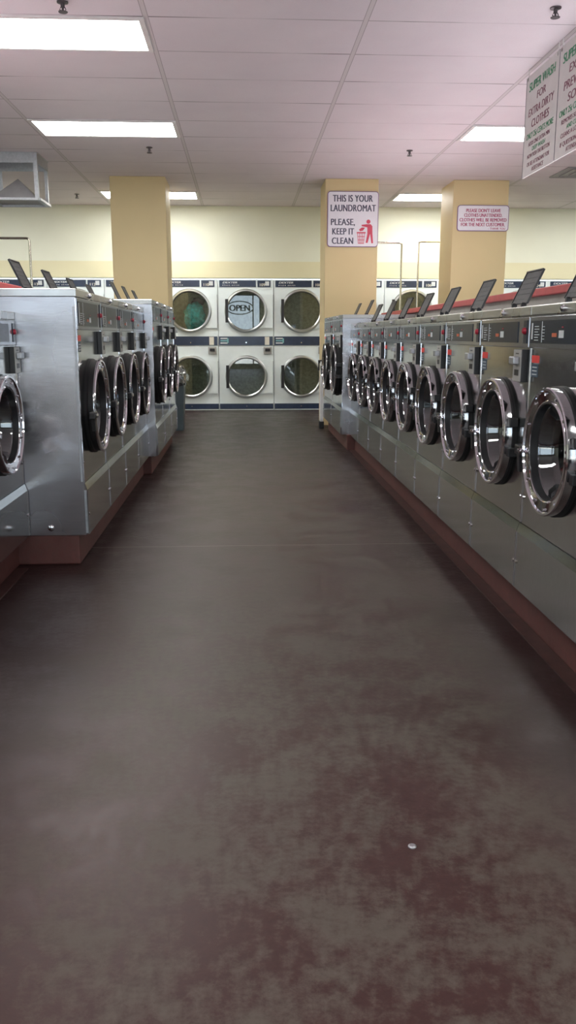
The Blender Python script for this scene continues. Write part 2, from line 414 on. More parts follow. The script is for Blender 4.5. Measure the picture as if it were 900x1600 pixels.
    for i in range(3): tg.box(-h + .03, -h + .075, -.0016, -.001, zc0 - .088 + i * .012, zc0 - .084 + i * .012, 1)
    tg.build('instruction_tag', [M['blue_label'], M['ink_white']], t)
    # drum behind the door
    dr = MB().lathe([(Rh, .004), (Rh * .98, .05), (Rh * 1.05, .06), (Rh * 1.05, d * .62), (Rh * .3, d * .66), (.001, d * .66)], (0, 0, dc), 'y', 48)
    for i in range(3):
        a = 2 * PI * i / 3 + .5; c_, s_ = math.cos(a), math.sin(a); rr = Rh * 1.05
        p = lambda r, u: (c_ * r - s_ * u, s_ * r + c_ * u)
        pts = [p(rr, -.035), p(rr - .045, 0), p(rr, .035)]
        vs = [(q[0], .07, dc + q[1]) for q in pts] + [(q[0], d * .6, dc + q[1]) for q in pts]
        dr.add(vs, [(0, 1, 4, 3), (1, 2, 5, 4), (0, 1, 2)])
    dr.build('drum', M['drum'], t, recalc=False)
    # door
    P = .052 if big else .046; B = .040 if big else .014      # door depth and its black back part
    door = MB().lathe([(R * .95, -B), (R * .995, -B), (R, -B - .003), (R, -P + .004), (R * .985, -P), (R * .955, -P), (R * .94, -P + .007), (R * .80, -P + .012), (R * .785, -P + .008), (R * .77, -P + .010), (R * .75, -.012), (R * .74, -.004), (R * .9, -.004)], (0, 0, dc), 'y', 64, close=True)
    for i in range(12):
        a = 2 * PI * i / 12 + .13; door.cyl((R * .895 * math.cos(a), -P + .003, dc + R * .895 * math.sin(a)), .005, .006, 'y', 8)
    dob = door.build('door', M['chrome'], t)
    MB().lathe([(R * 1.02, 0), (R * 1.02, -.012), (R * .985, -.016), (R * .985, -B), (R * .90, -B), (R * .90, 0)], (0, 0, dc), 'y', 64).build('gasket', M['rubber'], dob)
    MB().lathe([(R * .745, -.012), (R * .70, .0), (R * .66, .03), (R * .58, .05), (R * .3, .062), (.001, .065)], (0, 0, dc), 'y', 48).build('door_glass', M['wglass'], dob)
    MB().lathe([(R * .765, -P + .012), (R * .75, -P + .012), (R * .735, -.010), (R * .745, -.006)], (0, 0, dc), 'y', 64).build('inner_ring', M['black'], dob)
    hd = MB().cbox(-R - .060, -R + .006, -P - .006, -P + .022, dc - .040, dc - .006, .004)
    hd.add([(-R - .050, -P - .001, dc - .02), (-R - .020, -P - .001, dc - .034), (-R - .008, -P - .001, dc - .098), (-R - .028, -P - .001, dc - .098),
            (-R - .050, -P + .016, dc - .02), (-R - .020, -P + .016, dc - .034), (-R - .008, -P + .016, dc - .098), (-R - .028, -P + .016, dc - .098)],
           [(0, 1, 2, 3), (7, 6, 5, 4), (0, 4, 5, 1), (1, 5, 6, 2), (2, 6, 7, 3), (3, 7, 4, 0)])
    hd.build('door_handle', M['black'], dob)
    MB().cyl((-R + .004, -P - .010, dc - .022), .010, .010, 'y', 16).tube([(-R * .9, -P - .002, dc - .022), (-R - .010, -P - .008, dc - .022)], .006).build('handle_pin', M['chrome'], dob)
    for z in (.055, -.055):
        MB().cbox(R * .97, R + .022, -P + .012, -.002, dc + z - .016, dc + z + .016, .003).build('door_hinge', M['black'], dob)
    # soap lid standing open on the top
    hy = (.062, .27, .275)[lidpos]; L = .150; wd = (.185, .17, .18)[lidpos]; ang = math.radians(25)
    lx = (-.045, 0, 0)[lidpos]
    Mx = Matrix.Translation((lx, hy, H + .006)) @ Matrix.Rotation(-ang, 4, 'X')
    ld = MB().cbox(-wd / 2, wd / 2, -.003, .003, .012, L, .002, 0, Mx)
    ld.box(-wd / 2, -wd / 2 + .004, -.006, -.002, .012, L - .001, 0, Mx).box(wd / 2 - .004, wd / 2, -.006, -.002, .012, L - .001, 0, Mx).box(-wd / 2, wd / 2, -.007, .002, L - .005, L, 0, Mx)
    for i in range(5): ld.box(-wd / 2 + .010, wd / 2 - .010, -.0042, -.0025, .03 + i * .022, .032 + i * .022, 0, Mx)
    lo = ld.build('soap_lid', M['lid'], t)
    for sx in (-1, 1): MB().cbox(lx + sx * wd * .3 - .008, lx + sx * wd * .3 + .008, hy - .008, hy + .012, H - .001, H + .022, .003).build('lid_hinge', M['black'], lo)
    return t

ORD = ['nearest', 'second', 'third', 'fourth', 'fifth', 'sixth', 'seventh', 'eighth', 'ninth']
RX = math.radians
# near row on the right: nine washers
w0 = make_washer('', .612, 1.006, .59, .205, .541)
NW = 9; pitch = .612; Y0 = 2.325
for i in range(NW):
    t = w0 if i == 0 else dup(w0, skip=('soap_lid',) if i == NW - 1 else ())
    for q in kids(t):
        if q.name.startswith('soap_lid'): q.location = (0, 0, 0)
    if i == NW - 1:
        c = MB().cbox(-.075, .075, .02, .16, 1.004, 1.014, .003).build('soap_lid', M['lid'], t)
    t.location = (1.0, Y0 + pitch * (i + .5), CURB); t.rotation_euler = (0, 0, -PI / 2)
    lab = ('stainless front-load washer nearest the camera in the right row, cut by the frame' if i == 0 else
           'stainless front-load washer with closed soap lid, touching the wider washers at far right' if i == NW - 1 else
           'stainless front-load washer, %s from the camera in the long right row' % ORD[i])
    if i == 0:
        for q in kids(t):
            if q.name.startswith('soap_lid'): q.location = (-.02, -.012, 0)
    tag(t, lab, 'washing machine', 'washers in the long right row')
t = dup(w0); t.location = (-1.0, 3.856 - .306, CURB); t.rotation_euler = (0, 0, PI / 2)
for q in kids(t):
    if q.name.startswith('soap_lid'):
        for z in kids(q): bpy.data.objects.remove(z)
        bpy.data.objects.remove(q)
tag(t, 'stainless front-load washer at the left edge, set back beside the tall end panel', 'washing machine'); del t['group']
for x, y, rz, lab in [(1.0, Y0 - .306, -PI / 2, 'stainless front-load washer just past the right frame edge before the nearest one in view'),
                      (-1.0, 3.244 - .306, PI / 2, 'stainless front-load washer just past the left frame edge, beside the set-back one'),
                      (-1.0, 2.632 - .306, PI / 2, 'stainless front-load washer well past the left frame edge, second from the end panel gap')]:
    q = dup(w0); q.location = (x, y, CURB); q.rotation_euler = (0, 0, rz); tag(q, lab, 'washing machine')
    if 'group' in q: del q['group']
# wide washers at the far end of the right row
w1 = make_washer('', .86, 1.092, .66, .243, .58, True, None, 1)
for i in range(2):
    t = w1 if i == 0 else dup(w1)
    t.location = (.922, 7.836 + .86 * (i + .5), CURB); t.rotation_euler = (0, 0, -PI / 2)
    tag(t, ('wide stainless washer standing forward, right after the long right row', 'wide stainless washer farthest down the right side, beside the sign column')[i], 'washing machine', 'wide washers at the far right')
# four larger washers on the left
w2 = make_washer('', .65, 1.106, .79, .222, .57, True, None, 2)
for i in range(4):
    t = w2 if i == 0 else dup(w2, None, ('side_bolt', 'edge_strip'))
    t.location = (-.73, 3.858 + .65 * (i + .5), CURB); t.rotation_euler = (0, 0, PI / 2)
    tag(t, ['large stainless washer whose broad bare side panel faces the camera', 'large stainless washer, second after the broad bare side panel', 'large stainless washer, third after the broad bare side panel', 'large stainless washer on the left, last before the taller washers'][i], 'washing machine', 'large washers in the left block')
    if i == 0:
        MB().lathe([(.0001, -.006), (.008, -.006), (.014, -.003), (.016, 0)], (-.325, 0, 0), 'x', 16).build('side_bolt', M['chrome'], t).location = (-.001, .16, .035)
        MB().box(-.3285, -.3240, .004, .012, .25, 1.03).box(-.3285, -.3240, -.010, 0, .01, .21).build('edge_strip', M['steel_dull'], t)
# three tall washers behind them
w3 = make_washer('', .66, 1.166, .75, .22, .60, True, None, 2)
for i in range(3):
    t = w3 if i == 0 else dup(w3)
    t.location = (-.665, 6.462 + .66 * (i + .5), CURB); t.rotation_euler = (0, 0, PI / 2)
    tag(t, ['tall stainless washer, first of the taller left block after the step forward', 'tall stainless washer in the middle of the farther left block', 'tall stainless washer at the end of the left side beside the bin'][i], 'washing machine', 'tall washers in the farther left block')

# red-topped bulkheads behind the rows
def bulkhead(label, x0, x1, y0, y1, z, ox0, ox1):
    t = thing('folding_counter', label, 'counter', ((x0 + x1) / 2, (y0 + y1) / 2, 0))
    cx, cy = t.location.x, t.location.y
    MB().box(x0 - cx, x1 - cx, y0 - cy, y1 - cy, 0, z - .042).build('base_panel', M['grey_panel'], t)
    n = 5; tp = MB()
    for i in range(n):
        a = y0 - cy + (y1 - y0) * i / n; b = y0 - cy + (y1 - y0) * (i + 1) / n
        tp.cbox(ox0 - cx, ox1 - cx, a + .001, b - .001, z - .042, z, .006)
    tp.build('countertop', M['red_top'], t)
bulkhead('red-topped grey counter running behind the long right row of washers', 1.64, 2.15, 1.6, 9.9, 1.30, 1.60, 2.2)
bulkhead('red-topped grey counter showing above the left washers at the frame edge', -1.95, -1.64, 1.6, 5.75, 1.36, -2.05, -1.42)

# ------------------------------------------------------------------ stacked dryers
DW = .780; DH = 1.81
def make_dryer():
    t = thing('stacked_dryer', '', 'dryer'); h = DW / 2 - .003
    d = .72; z_up, z_lo = 1.385, .475; R = .296
    b = MB()
    b.box(-h, h, 0, .02, 1.695, DH).plate_hole(-h, h, 1.045, 1.695, 0, z_up, R * .9, 0).plate_hole(-h, h, .095, .90, 0, z_lo, R * .9, 0)
    b.quad((-h, 0, .90), (h, 0, .90), (h, 0, 1.045), (-h, 0, 1.045)).quad((-h, 0, .02), (h, 0, .02), (h, 0, .095), (-h, 0, .095))
    b.quad((-h, 0, .0), (-h, d, .0), (-h, d, DH), (-h, 0, DH)).quad((h, 0, .0), (h, 0, DH), (h, d, DH), (h, d, .0)).quad((-h, 0, DH), (h, 0, DH), (h, d, DH), (-h, d, DH)).quad((-h, d, 0), (h, d, 0), (h, d, DH), (-h, d, DH))
    b.box(-h, h, -.012, 0, .005, .014)
    b.build('cabinet', M['white'], t, recalc=False)
    tp = MB().box(-h + .022, h - .245, -.006, 0, 1.708, 1.798).build('name_panel', M['navy'], t)
    MB().text('DEXTER', .036, -h + .065, 1.757, -.0075, 'LEFT', .25, .0016, squash=1.55).text('STACK DRYER', .020, -h + .065, 1.725, -.0075, 'LEFT', 0, .0006, spacing=1.75, squash=1.15).build('lettering', M['ink_white'], tp)
    npn = MB().box(h - .222, h - .04, -.006, 0, 1.708, 1.798).build('number_panel', M['navy'], t)
    ic = MB().box(h - .115, h - .06, -.0075, -.006, 1.728, 1.785).build('instruction_label', M['ink_white'], npn)
    # control band
    cb = MB().box(-h + .004, h - .012, -.008, 0, .912, 1.036).build('control_band', M['navy'], t)
    g = MB()
    for i in range(3): g.box(-h + .025, -h + .125, -.0095, -.008, .935 + i * .032, .953 + i * .032, 1 if i == 1 else 0)
    g.box(-h + .12, -h + .14, -.0095, -.008, .945, 1.01, 1).build('printed_legend', [M['ink_white'], M['teal_ink']], cb)
    MB().cbox(h - .125, h - .06, -.013, -.008, .918, 1.028, .002).build('card_reader', M['card'], cb)
    MB().cyl((0, -.012, .95), .008, .004, 'y', 10).build('screw', M['chrome'], cb)
    kp = MB().box(-h + .006, h - .006, -.008, 0, .02, .094).build('kick_panel', M['navy'], t)
    MB().cyl((0, -.012, .058), .008, .004, 'y', 10).build('screw', M['chrome'], kp)
    cx = h - .085
    co = MB().cbox(cx - .058, cx + .058, -.016, 0, .79, .892, .004).build('coin_box', M['coin'], t)
    MB().cbox(cx - .035, cx + .035, -.045, -.016, .83, .87, .005).build('coin_slide', M['black'], co)
    for zc in (z_up, z_lo):
        # white door leaf behind the ring, pull edge on the right
        pts = [(.10, zc + .205), (h - .012, zc + .215), (h - .012, zc - .235), (.19, zc - .235)]
        lf = MB()
        n = 32; A0, A1 = math.radians(-50), math.radians(62)
        arc = [(R * .98 * math.cos(A0 + (A1 - A0) * i / 12), zc + R * .98 * math.sin(A0 + (A1 - A0) * i / 12)) for i in range(13)]
        poly = arc + [(arc[-1][0], zc + .225), (h - .012, zc + .225), (h - .012, zc - .235), (arc[0][0], zc - .235)]
        # split in quads so the concave arc fills cleanly
        for i in range(12):
            a, c = arc[i], arc[i + 1]
            lf.prism([(a[0], a[1]), (h - .012, zc - .235 + .46 * i / 12), (h - .012, zc - .235 + .46 * (i + 1) / 12), (c[0], c[1])], -.022, -.002)
        lf.prism([(arc[0][0], arc[0][1]), (arc[0][0], zc - .235), (h - .012, zc - .235)], -.022, -.002)
        lf.prism([(arc[-1][0], arc[-1][1]), (h - .012, zc + .225), (arc[-1][0], zc + .225)], -.022, -.002)
        dob = lf.build('door', M['white'], t)
        MB().lathe([(R, -.004), (R * 1.012, -.015), (R * 1.01, -.030), (R * .97, -.042), (R * .91, -.044), (R * .875, -.036), (R * .855, -.020), (R * .86, -.004)], (0, 0, zc), 'y', 64, close=True).build('door_ring', M['ring'], dob)
        MB().lathe([(R * .86, -.018), (R * .5, -.018), (.001, -.018)], (0, 0, zc), 'y', 48, smooth=False).build('door_glass', M['dglass'], dob)
        MB().cbox(-R * .97, -R * .83, -.060, -.036, zc - .16, zc + .16, .005).box(-R * .93, -R * .86, -.044, -.02, zc - .10, zc + .10).build('door_handle', M['black'], dob)
        MB().lathe([(R * .9, .002), (R * .88, .05), (R * 1.05, .06), (R * 1.05, .60), (R * .4, .62), (.001, .62)], (0, 0, zc), 'y', 40).build('drum', M['dryer_drum'], t, recalc=False)
        MB().box(h - .012, h - .004, -.008, 0, zc - .23, zc + .22).build('hinge_strip', M['steel_dull'], t)
    return t
d0 = make_dryer()
nums = list(range(113, 102, -1))
for i, nmb in enumerate(nums):
    t = d0 if i == 0 else dup(d0)
    t.location = (-.331 + DW * (i - 4 + .5), YB - .004, 0)
    tag(t, 'white stacked double dryer with navy panels, numbered %d' % nmb, 'dryer', 'dryers along the far wall')
DR = [o for o in bpy.data.objects if o.name.startswith('stacked_dryer')]
for i, nmb in enumerate(nums):
    t = sorted(DR, key=lambda o: o.location.x)[i]
    q = [c for c in kids(t) if c.name.startswith('number_panel')][0]
    MB().text(str(nmb), .052, DW / 2 - .16, 1.722, -.0075, 'CENTER', 0, .001, squash=1.1).build('number', M['card'], q)
# clothes tumbling behind the upper left glass
def cloth_lump(c, r, seed, mat, name, label, sc=(1, .5, 1)):
    bm = bmesh.new(); bmesh.ops.create_icosphere(bm, subdivisions=4, radius=1)
    from mathutils import noise
    for v_ in bm.verts:
        p = v_.co.copy(); n1 = noise.noise(p * 1.7 + Vector((seed, 0, 0))); n2 = abs(noise.noise(p * 4 + Vector((0, seed, 0))))
        f = 1 + .35 * n1 - .28 * n2
        v_.co = Vector((p.x * r * f * sc[0], p.y * r * f * sc[1], p.z * r * f * sc[2]))
    for f in bm.faces: f.smooth = True
    me = bpy.data.meshes.new(name); bm.to_mesh(me); bm.free(); me.materials.append(mat)
    o = bpy.data.objects.new(name, me); COL.objects.link(o); o.location = c
    return tag(o, label, 'laundry')
dx = -.331 - DW * .5
cloth_lump((dx + .045, YB + .13, 1.31), .165, 3.1, M['teal_cloth'], 'towel', 'teal towel bundled inside the upper dryer numbered 110', (1.0, .42, 1.15))
cloth_lump((dx + .10, YB + .30, 1.52), .08, 8.4, M['purple_cloth'], 'shirt', 'dark plum shirt above the teal towel inside dryer 110', (1.1, .6, .8))

# ------------------------------------------------------------------ signs
t = thing('wall_sign', 'white upright laundromat cleanliness sign with violet border on the middle column', 'sign', (1.275, 10.045, 2.04))
MB().round_rect(-.292, .292, 0, .605, .035, -.010, 0).build('border', M['sign_violet'], t)
MB().round_rect(-.284, .284, .008, .597, .029, -.0125, -.010).build('face', M['sign_white'], t)
tx = MB()
def fit(m, body, size, xc, z, y, wd, weight=0, shear=0):
    q = MB().text(body, size, 0, 0, 0, weight=weight, spacing=1.06); w_ = max(p[0] for p in q.v) - min(p[0] for p in q.v)
    m.text(body, size, xc, z, y, weight=weight, squash=wd / w_, shear=shear, spacing=1.06)
for s_, sz, xc, z, wd in (('THIS IS YOUR', .104, -.005, .492, .455), ('LAUNDROMAT', .104, 0, .388, .515), ('PLEASE,', .100, -.115, .238, .275), ('KEEP IT', .100, -.112, .136, .250), ('CLEAN', .100, -.115, .034, .245)):
    fit(tx, s_, sz, xc, z, -.0138, wd, .0030)
tx.build('lettering', M['sign_grey'], t)
pg = MB(); y0, y1 = -.0145, -.0125
pg.cyl((.178, y0, .277), .023, .002, 'y', 20)
pg.prism([(.150, .245), (.205, .248), (.222, .225), (.226, .150), (.208, .140), (.232, .045), (.212, .045), (.185, .125), (.168, .045), (.148, .052), (.168, .140), (.170, .205), (.100, .232), (.092, .218), (.150, .195)], y0, y1) if False else None
for poly in ([(.158, .250), (.205, .250), (.224, .228), (.226, .150), (.168, .140), (.166, .215)],
             [(.160, .250), (.166, .215), (.100, .228), (.102, .243)],
             [(.070, .190), (.105, .215), (.140, .212), (.118, .180), (.085, .172)]):
    pg.prism(poly, y0, y1)
for poly in ([(.198, .150), (.226, .152), (.236, .042), (.216, .042)], [(.168, .145), (.200, .150), (.172, .046), (.150, .046)]): pg.prism(poly, y0 + .0005, y1)
pg.prism([(.046, .150), (.148, .150), (.148, .164), (.046, .164)], y0, y1)
for i in range(5):
    xa = .054 + i * .0205; xb = .066 + i * .0145; pg.prism([(xb - .003, .035), (xb + .003, .035), (xa + .003, .150), (xa - .003, .150)], y0 + .0002, y1)
for z, a in ((.038, .064), (.075, .060), (.112, .055)): pg.prism([(a, z), (.194 - a, z), (.194 - a, z + .006), (a, z + .006)], y0 + .0005, y1)
pg.build('pictogram', M['sign_red'], t)

t = thing('notice_sign', 'wide lilac notice with plum lettering and rounded border on the right column', 'sign', (2.775, 10.045, 2.222))
MB().round_rect(-.30, .30, 0, .285, .035, -.010, 0).build('border', M['sign_violet'], t)
MB().round_rect(-.292, .292, .008, .277, .029, -.0125, -.010).build('face', M['sign_white'], t)
tx = MB(); rows = [("PLEASE DON'T LEAVE", .207, .40), ('CLOTHES UNATTENDED.', .156, .44), ('CLOTHES WILL BE REMOVED', .105, .545), ('FOR THE NEXT CUSTOMER.', .054, .51)]
for s_, z, wd in rows:
    m = MB().text(s_, .052, 0, 0, 0); w_ = max(p[0] for p in m.v) - min(p[0] for p in m.v)
    tx.text(s_, .054, 0, z, -.0135, weight=.0022, squash=wd / w_ * .96)
tx.text('- THANK YOU', .034, .262, .018, -.0135, 'RIGHT', weight=.001, squash=.9)
tx.build('lettering', M['sign_plum'], t)

def hang_panel(yc, label, lines, last=False):
    t = thing('hanging_sign', label, 'sign', (1.93, yc, 2.098), -PI / 2, 'printed panels hung above the right row')
    MB().round_rect(-.299, .299, 0, .635, .008, -.004, .004).build('panel', M['hang_face'], t)
    MB().box(-.300, -.2955, -.0055, .0055, .004, .631).build('edge_strip', M['sign_grey'], t)
    G, Mr = MB(), MB()
    for s_, sz, z, wd, col in lines:
        m = MB().text(s_, sz, 0, 0, 0); w_ = max(p[0] for p in m.v) - min(p[0] for p in m.v)
        (G if col else Mr).text(s_, sz, 0, z, -.005, weight=sz * (.06 if z > .5 else .038), squash=wd / w_, shear=.12)
    G.build('green_lettering', M['sign_green'], t); Mr.build('maroon_lettering', M['sign_maroon'], t)
    for sx in (-.27, .27):
        MB().tube([(sx, 0, .625), (sx, 0, ZC - 2.098)], .004, 8).lathe([(.012, -.006), (.012, -.004), (.001, -.004)], (sx, 0, .618), 'y', 12).build('hook', M['frame_white'], t)
hang_panel(5.735, 'farther white hanging price panel about extra dirty clothes', [
    ('SUPER WASH', .078, .530, .47, 1), ('FOR', .066, .455, .16, 0), ('EXTRA DIRTY', .070, .372, .46, 0), ('CLOTHES', .070, .296, .32, 0),
    ('ONLY 25\u00a2 CENTS MORE', .052, .232, .50, 1), ('ADDS ONE EXTRA MIN', .036, .185, .40, 0), ('DEEP WASH', .036, .146, .24, 1), ('NOW PUSH THE BUTTON', .036, .108, .42, 0), ('OR SEE ATTENDANT FOR', .036, .058, .42, 0), ('ASSISTANCE', .036, .018, .22, 0)])
hang_panel(5.130, 'nearer white hanging price panel cut by the right frame edge', [
    ('SUPER WASH', .078, .530, .47, 1), ('EXTRA', .066, .455, .26, 0), ('PREWASH', .070, .372, .40, 0), ('SOAK', .070, .296, .26, 0),
    ('ONLY 25\u00a2 CENTS MORE', .052, .232, .50, 1), ('REMOVES SOIL STAINS', .036, .185, .42, 0), ('AND COLOR', .036, .146, .24, 1), ('CLEANS A LOT BETTER', .036, .108, .42, 0), ('IF QUESTIONS SEE AN', .036, .058, .42, 0), ('ATTENDANT', .036, .018, .22, 0)])

# reversed OPEN lettering hung in the shop window, seen mirrored in dryer glass
t = thing('window_sign', 'oval open sign hanging in the shop window, mirrored in a dryer glass', 'sign', (-.06, YF + .06, 1.90))
ov = [(.42 * math.cos(2 * PI * i / 40), 0, .20 * math.sin(2 * PI * i / 40)) for i in range(41)]
MB().tube(ov, .016, 8).build('oval_tube', M['neon_dark'], t)
MB().text('OPEN', .27, 0, -.095, 0, weight=.012, squash=.95, depth=.006).build('lettering', M['neon_dark'], t)
MB().tube([(-.25, 0, .17), (-.25, 0, ZC - 1.90)], .004, 6).tube([(.25, 0, .17), (.25, 0, ZC - 1.90)], .004, 6).build('chain', M['steel_dull'], t)

# ------------------------------------------------------------------ ceiling fittings
def troffer(x0, y0, label):
    t = thing('ceiling_light', label, 'ceiling light', (x0 + TXP / 2, y0 + TYP / 2, ZC), 0, 'lit ceiling light panels')
    a, b = TXP / 2 - .012, TYP / 2 - .006
    f = MB()
    for s_ in (-1, 1):
        f.box(-a, a, s_ * b - (.03 if s_ > 0 else 0), s_ * b + (.03 if s_ < 0 else 0), -.012, 0)
        f.box(s_ * a - (.03 if s_ > 0 else 0), s_ * a + (.03 if s_ < 0 else 0), -b + .03, b - .03, -.012, 0)
    f.build('frame', M['frame_white'], t)
    MB().box(-a + .028, a - .028, -b + .028, b - .028, -.008, -.001).build('diffuser', M['troffer'], t)
for i, j, lab in [(-1, 0, 'lit ceiling panel nearest the camera at the upper left corner'), (-1, 4, 'lit ceiling panel at left above the metal air box'),
                  (2, 4, 'lit ceiling panel partly behind the hanging price panels'), (-1, 10, 'lit ceiling panel partly hidden behind the left column'),
                  (2, 10, 'lit ceiling panel between the two right columns')]:
    troffer(TX0 + i * TXP, TY0 + j * TYP, lab)
def sprinkler(x, y, label):
    o = MB().lathe([(.030, 0), (.030, -.006), (.012, -.010), (.010, -.028)], (0, 0, 0), 'z', 16).cyl((0, 0, -.05), .006, .022, 'z', 10).lathe([(.001, -.052), (.024, -.052), (.026, -.049), (.001, -.047)], (0, 0, 0), 'z', 16)
    o.tube([(.010, 0, -.026), (.016, 0, -.038), (.006, 0, -.050)], .003, 6).tube([(-.010, 0, -.026), (-.016, 0, -.038), (-.006, 0, -.050)], .003, 6)
    o = o.build('fire_sprinkler', M['sprinkler']); o.location = (x, y, ZC)
    tag(o, label, 'sprinkler', 'pendent fire sprinklers')
for x, y, lab in [(-.93, 4.99, 'pendent sprinkler cut by the top edge at upper left'), (1.709, 4.93, 'pendent sprinkler at the upper right corner above the hanging panels'),
                  (-.85, 8.53, 'pendent sprinkler just above the left column'), (1.62, 8.535, 'pendent sprinkler between the two right columns'), (-2.04, 11.27, 'pendent sprinkler beside the metal air box near the far wall')]:
    sprinkler(x, y, lab)
t = thing('ceiling_vent', 'grey square ceiling vent at the right edge beyond the hanging panels', 'vent', (3.80, 9.53, ZC))
f = MB()
for i in range(4):
    a = .36 - i * .085
    f.lathe([(a * 1.414, 0), (a * 1.414, -.012), ((a - .03) * 1.414, -.004)], (0, 0, 0), 'z', 4, smooth=False)
f.v = [(x * math.cos(PI / 4) - y * math.sin(PI / 4), (x * math.sin(PI / 4) + y * math.cos(PI / 4)) * .8, z) for x, y, z in f.v]
f.build('grille', M['vent'], t); MB().box(-.36, .36, -.288, .288, -.003, 0).build('backing', M['vent'], t)
# hanging steel air box with a pyramid inside
t = thing('air_box', 'open galvanised steel frame hung from the ceiling with a dark pyramid deflector', 'air box', (-2.21, 9.04, 2.34))
a, b, hh = .245, .23, ZC - 2.34
bd = MB(); q = .010
for s_ in (-1, 1):
    bd.box(-a, a, s_ * b - q / 2, s_ * b + q / 2, hh - .095, hh); bd.box(s_ * a - q / 2, s_ * a + q / 2, -b, b, hh - .095, hh)
bd.box(-a - .012, a + .012, -b - .012, b + .012, hh - .006, hh)
bd.build('top_band', M['steel_dull'], t)
for sx in (-1, 1):
    for sy in (-1, 1):
        x_, y_ = sx * a, sy * b
        MB().box(min(x_, x_ - sx * .034), max(x_, x_ - sx * .034), y_ - .003, y_ + .003, 0, hh - .09).box(x_ - .003, x_ + .003, min(y_, y_ - sy * .034), max(y_, y_ - sy * .034), 0, hh - .09).build('post', M['steel_dull'], t)
bt = MB()
for s_ in (-1, 1):
    bt.box(-a, a, s_ * b - .022, s_ * b + .022, 0, .022); bt.box(s_ * a - .022, s_ * a + .022, -b, b, 0, .022)
bt.build('bottom_frame', M['steel_dull'], t)
p_ = .225
MB().add([(-p_, -p_ + .01, .02), (p_, -p_ + .01, .02), (p_, p_ - .01, .02), (-p_, p_ - .01, .02), (0, 0, .235)], [(0, 1, 4), (1, 2, 4), (2, 3, 4), (3, 0, 4), (0, 3, 2, 1)]).build('deflector', M['vent'], t)

# ------------------------------------------------------------------ carts with hanging racks, bin, corner post
def cart(x0, x1, y, top, label):
    t = thing('laundry_cart', label, 'laundry cart', ((x0 + x1) / 2, y, 0), 0, 'wheeled carts with hanging racks')
    h = (x1 - x0) / 2; r = .03
    pts = [(-h, 0, .30), (-h, 0, top - r)] + [(-h + r - r * math.cos(PI / 2 * i / 5), 0, top - r + r * math.sin(PI / 2 * i / 5)) for i in range(1, 6)]
    pts += [(h - r + r * math.sin(PI / 2 * i / 5), 0, top - r + r * math.cos(PI / 2 * i / 5)) for i in range(0, 6)] + [(h, 0, .30)]
    MB().tube(pts, .012, 10).build('hanging_rack', M['pole_chrome'], t)
    bk = MB(); D = .24
    for z in (.32, .55, .78):
        bk.tube([(-h, -D, z), (h, -D, z), (h, D, z), (-h, D, z), (-h, -D, z)], .006, 6)
    for i in range(9):
        xx = -h + 2 * h * i / 8
        bk.tube([(xx, -D, .78), (xx, -D, .32), (xx, D, .32), (xx, D, .78)], .003, 5)
    for i in range(1, 6):
        yy = -D + 2 * D * i / 6
        bk.tube([(-h, yy, .78), (-h, yy, .32), (h, yy, .32), (h, yy, .78)], .003, 5)
    bk.build('basket', M['pole_chrome'], t)
    bs = MB()
    bs.tube([(-h, -D, .14), (h, -D, .14), (h, D, .14), (-h, D, .14), (-h, -D, .14)], .012, 8)
    for sx in (-1, 1):
        for sy in (-1, 1): bs.tube([(sx * h, sy * D, .14), (sx * h, sy * D, .33)], .009, 8)
    bs.tube([(-h, 0, .14), (-h, 0, .32)], .01, 8).tube([(h, 0, .14), (h, 0, .32)], .01, 8).tube([(-h, -D, .14), (-h, D, .14)], .01, 8)
    bs.build('base_frame', M['pole_chrome'], t)
    for sx in (-1, 1):
        for sy in (-1, 1):
            MB().cyl((sx * (h - .01) - .012, sy * (D - .01), .06), .06, .024, 'x', 18).box(sx * (h - .01) - .018, sx * (h - .01) - .014, sy * (D - .01) - .012, sy * (D - .01) + .012, .06, .14).build('caster', M['rubber'], t)
cart(1.20, 2.02, 11.0, 2.19, 'laundry cart whose rack pole rises just right of the middle column')
cart(2.235, 3.05, 11.0, 2.205, 'laundry cart whose rack passes behind the right column')
cart(-2.95, -2.125, 9.0, 2.005, 'laundry cart whose rack pole shows at the left frame edge')

t = thing('trash_bin', 'slim dark grey trash bin with a clear liner beside the left washers', 'trash bin', (-.765, 9.66, 0))
bn = MB(); s0, s1, hb = .095, .118, .60
vs = [(sx * s, sy * s * 1.25, z) for z, s in ((0, s0), (hb, s1)) for sx, sy in ((-1, -1), (1, -1), (1, 1), (-1, 1))]
bn.add(vs, [(0, 1, 5, 4), (1, 2, 6, 5), (2, 3, 7, 6), (3, 0, 4, 7), (3, 2, 1, 0)])
bn.build('bin_body', M['bin'], t)
from mathutils import noise as NZ
def skirt(z0, z1, s0, s1, name, mat, amp, seed):
    m = MB(); n = 40; rows_ = 8; vs = []; fs = []
    for k_ in range(rows_):
        u = k_ / (rows_ - 1); z = z0 + (z1 - z0) * u; s = s0 + (s1 - s0) * u
        for i in range(n):
            a = 2 * PI * i / n; c_, s_ = math.cos(a), math.sin(a); f = 1 / max(abs(c_), abs(s_))
            f = min(f, 1.25)
            e = 1 + amp * NZ.noise(Vector((c_ * 3 + seed, s_ * 3, u * 2.5))) * (.4 + u)
            vs.append((c_ * f * s * e, s_ * f * s * 1.25 * e, z + amp * .12 * NZ.noise(Vector((c_ * 4, s_ * 4 + seed, u * 3)))))
    for k_ in range(rows_ - 1):
        for i in range(n): j = (i + 1) % n; fs.append((k_ * n + i, k_ * n + j, (k_ + 1) * n + j, (k_ + 1) * n + i))
    m.add(vs, fs, 0, True).build(name, mat, t)
skirt(.50, .60, .125, .121, 'black_liner', M['bag_black'], .12, 2.0)
skirt(.545, .72, .150, .105, 'clear_liner', M['bag'], .35, 5.0)

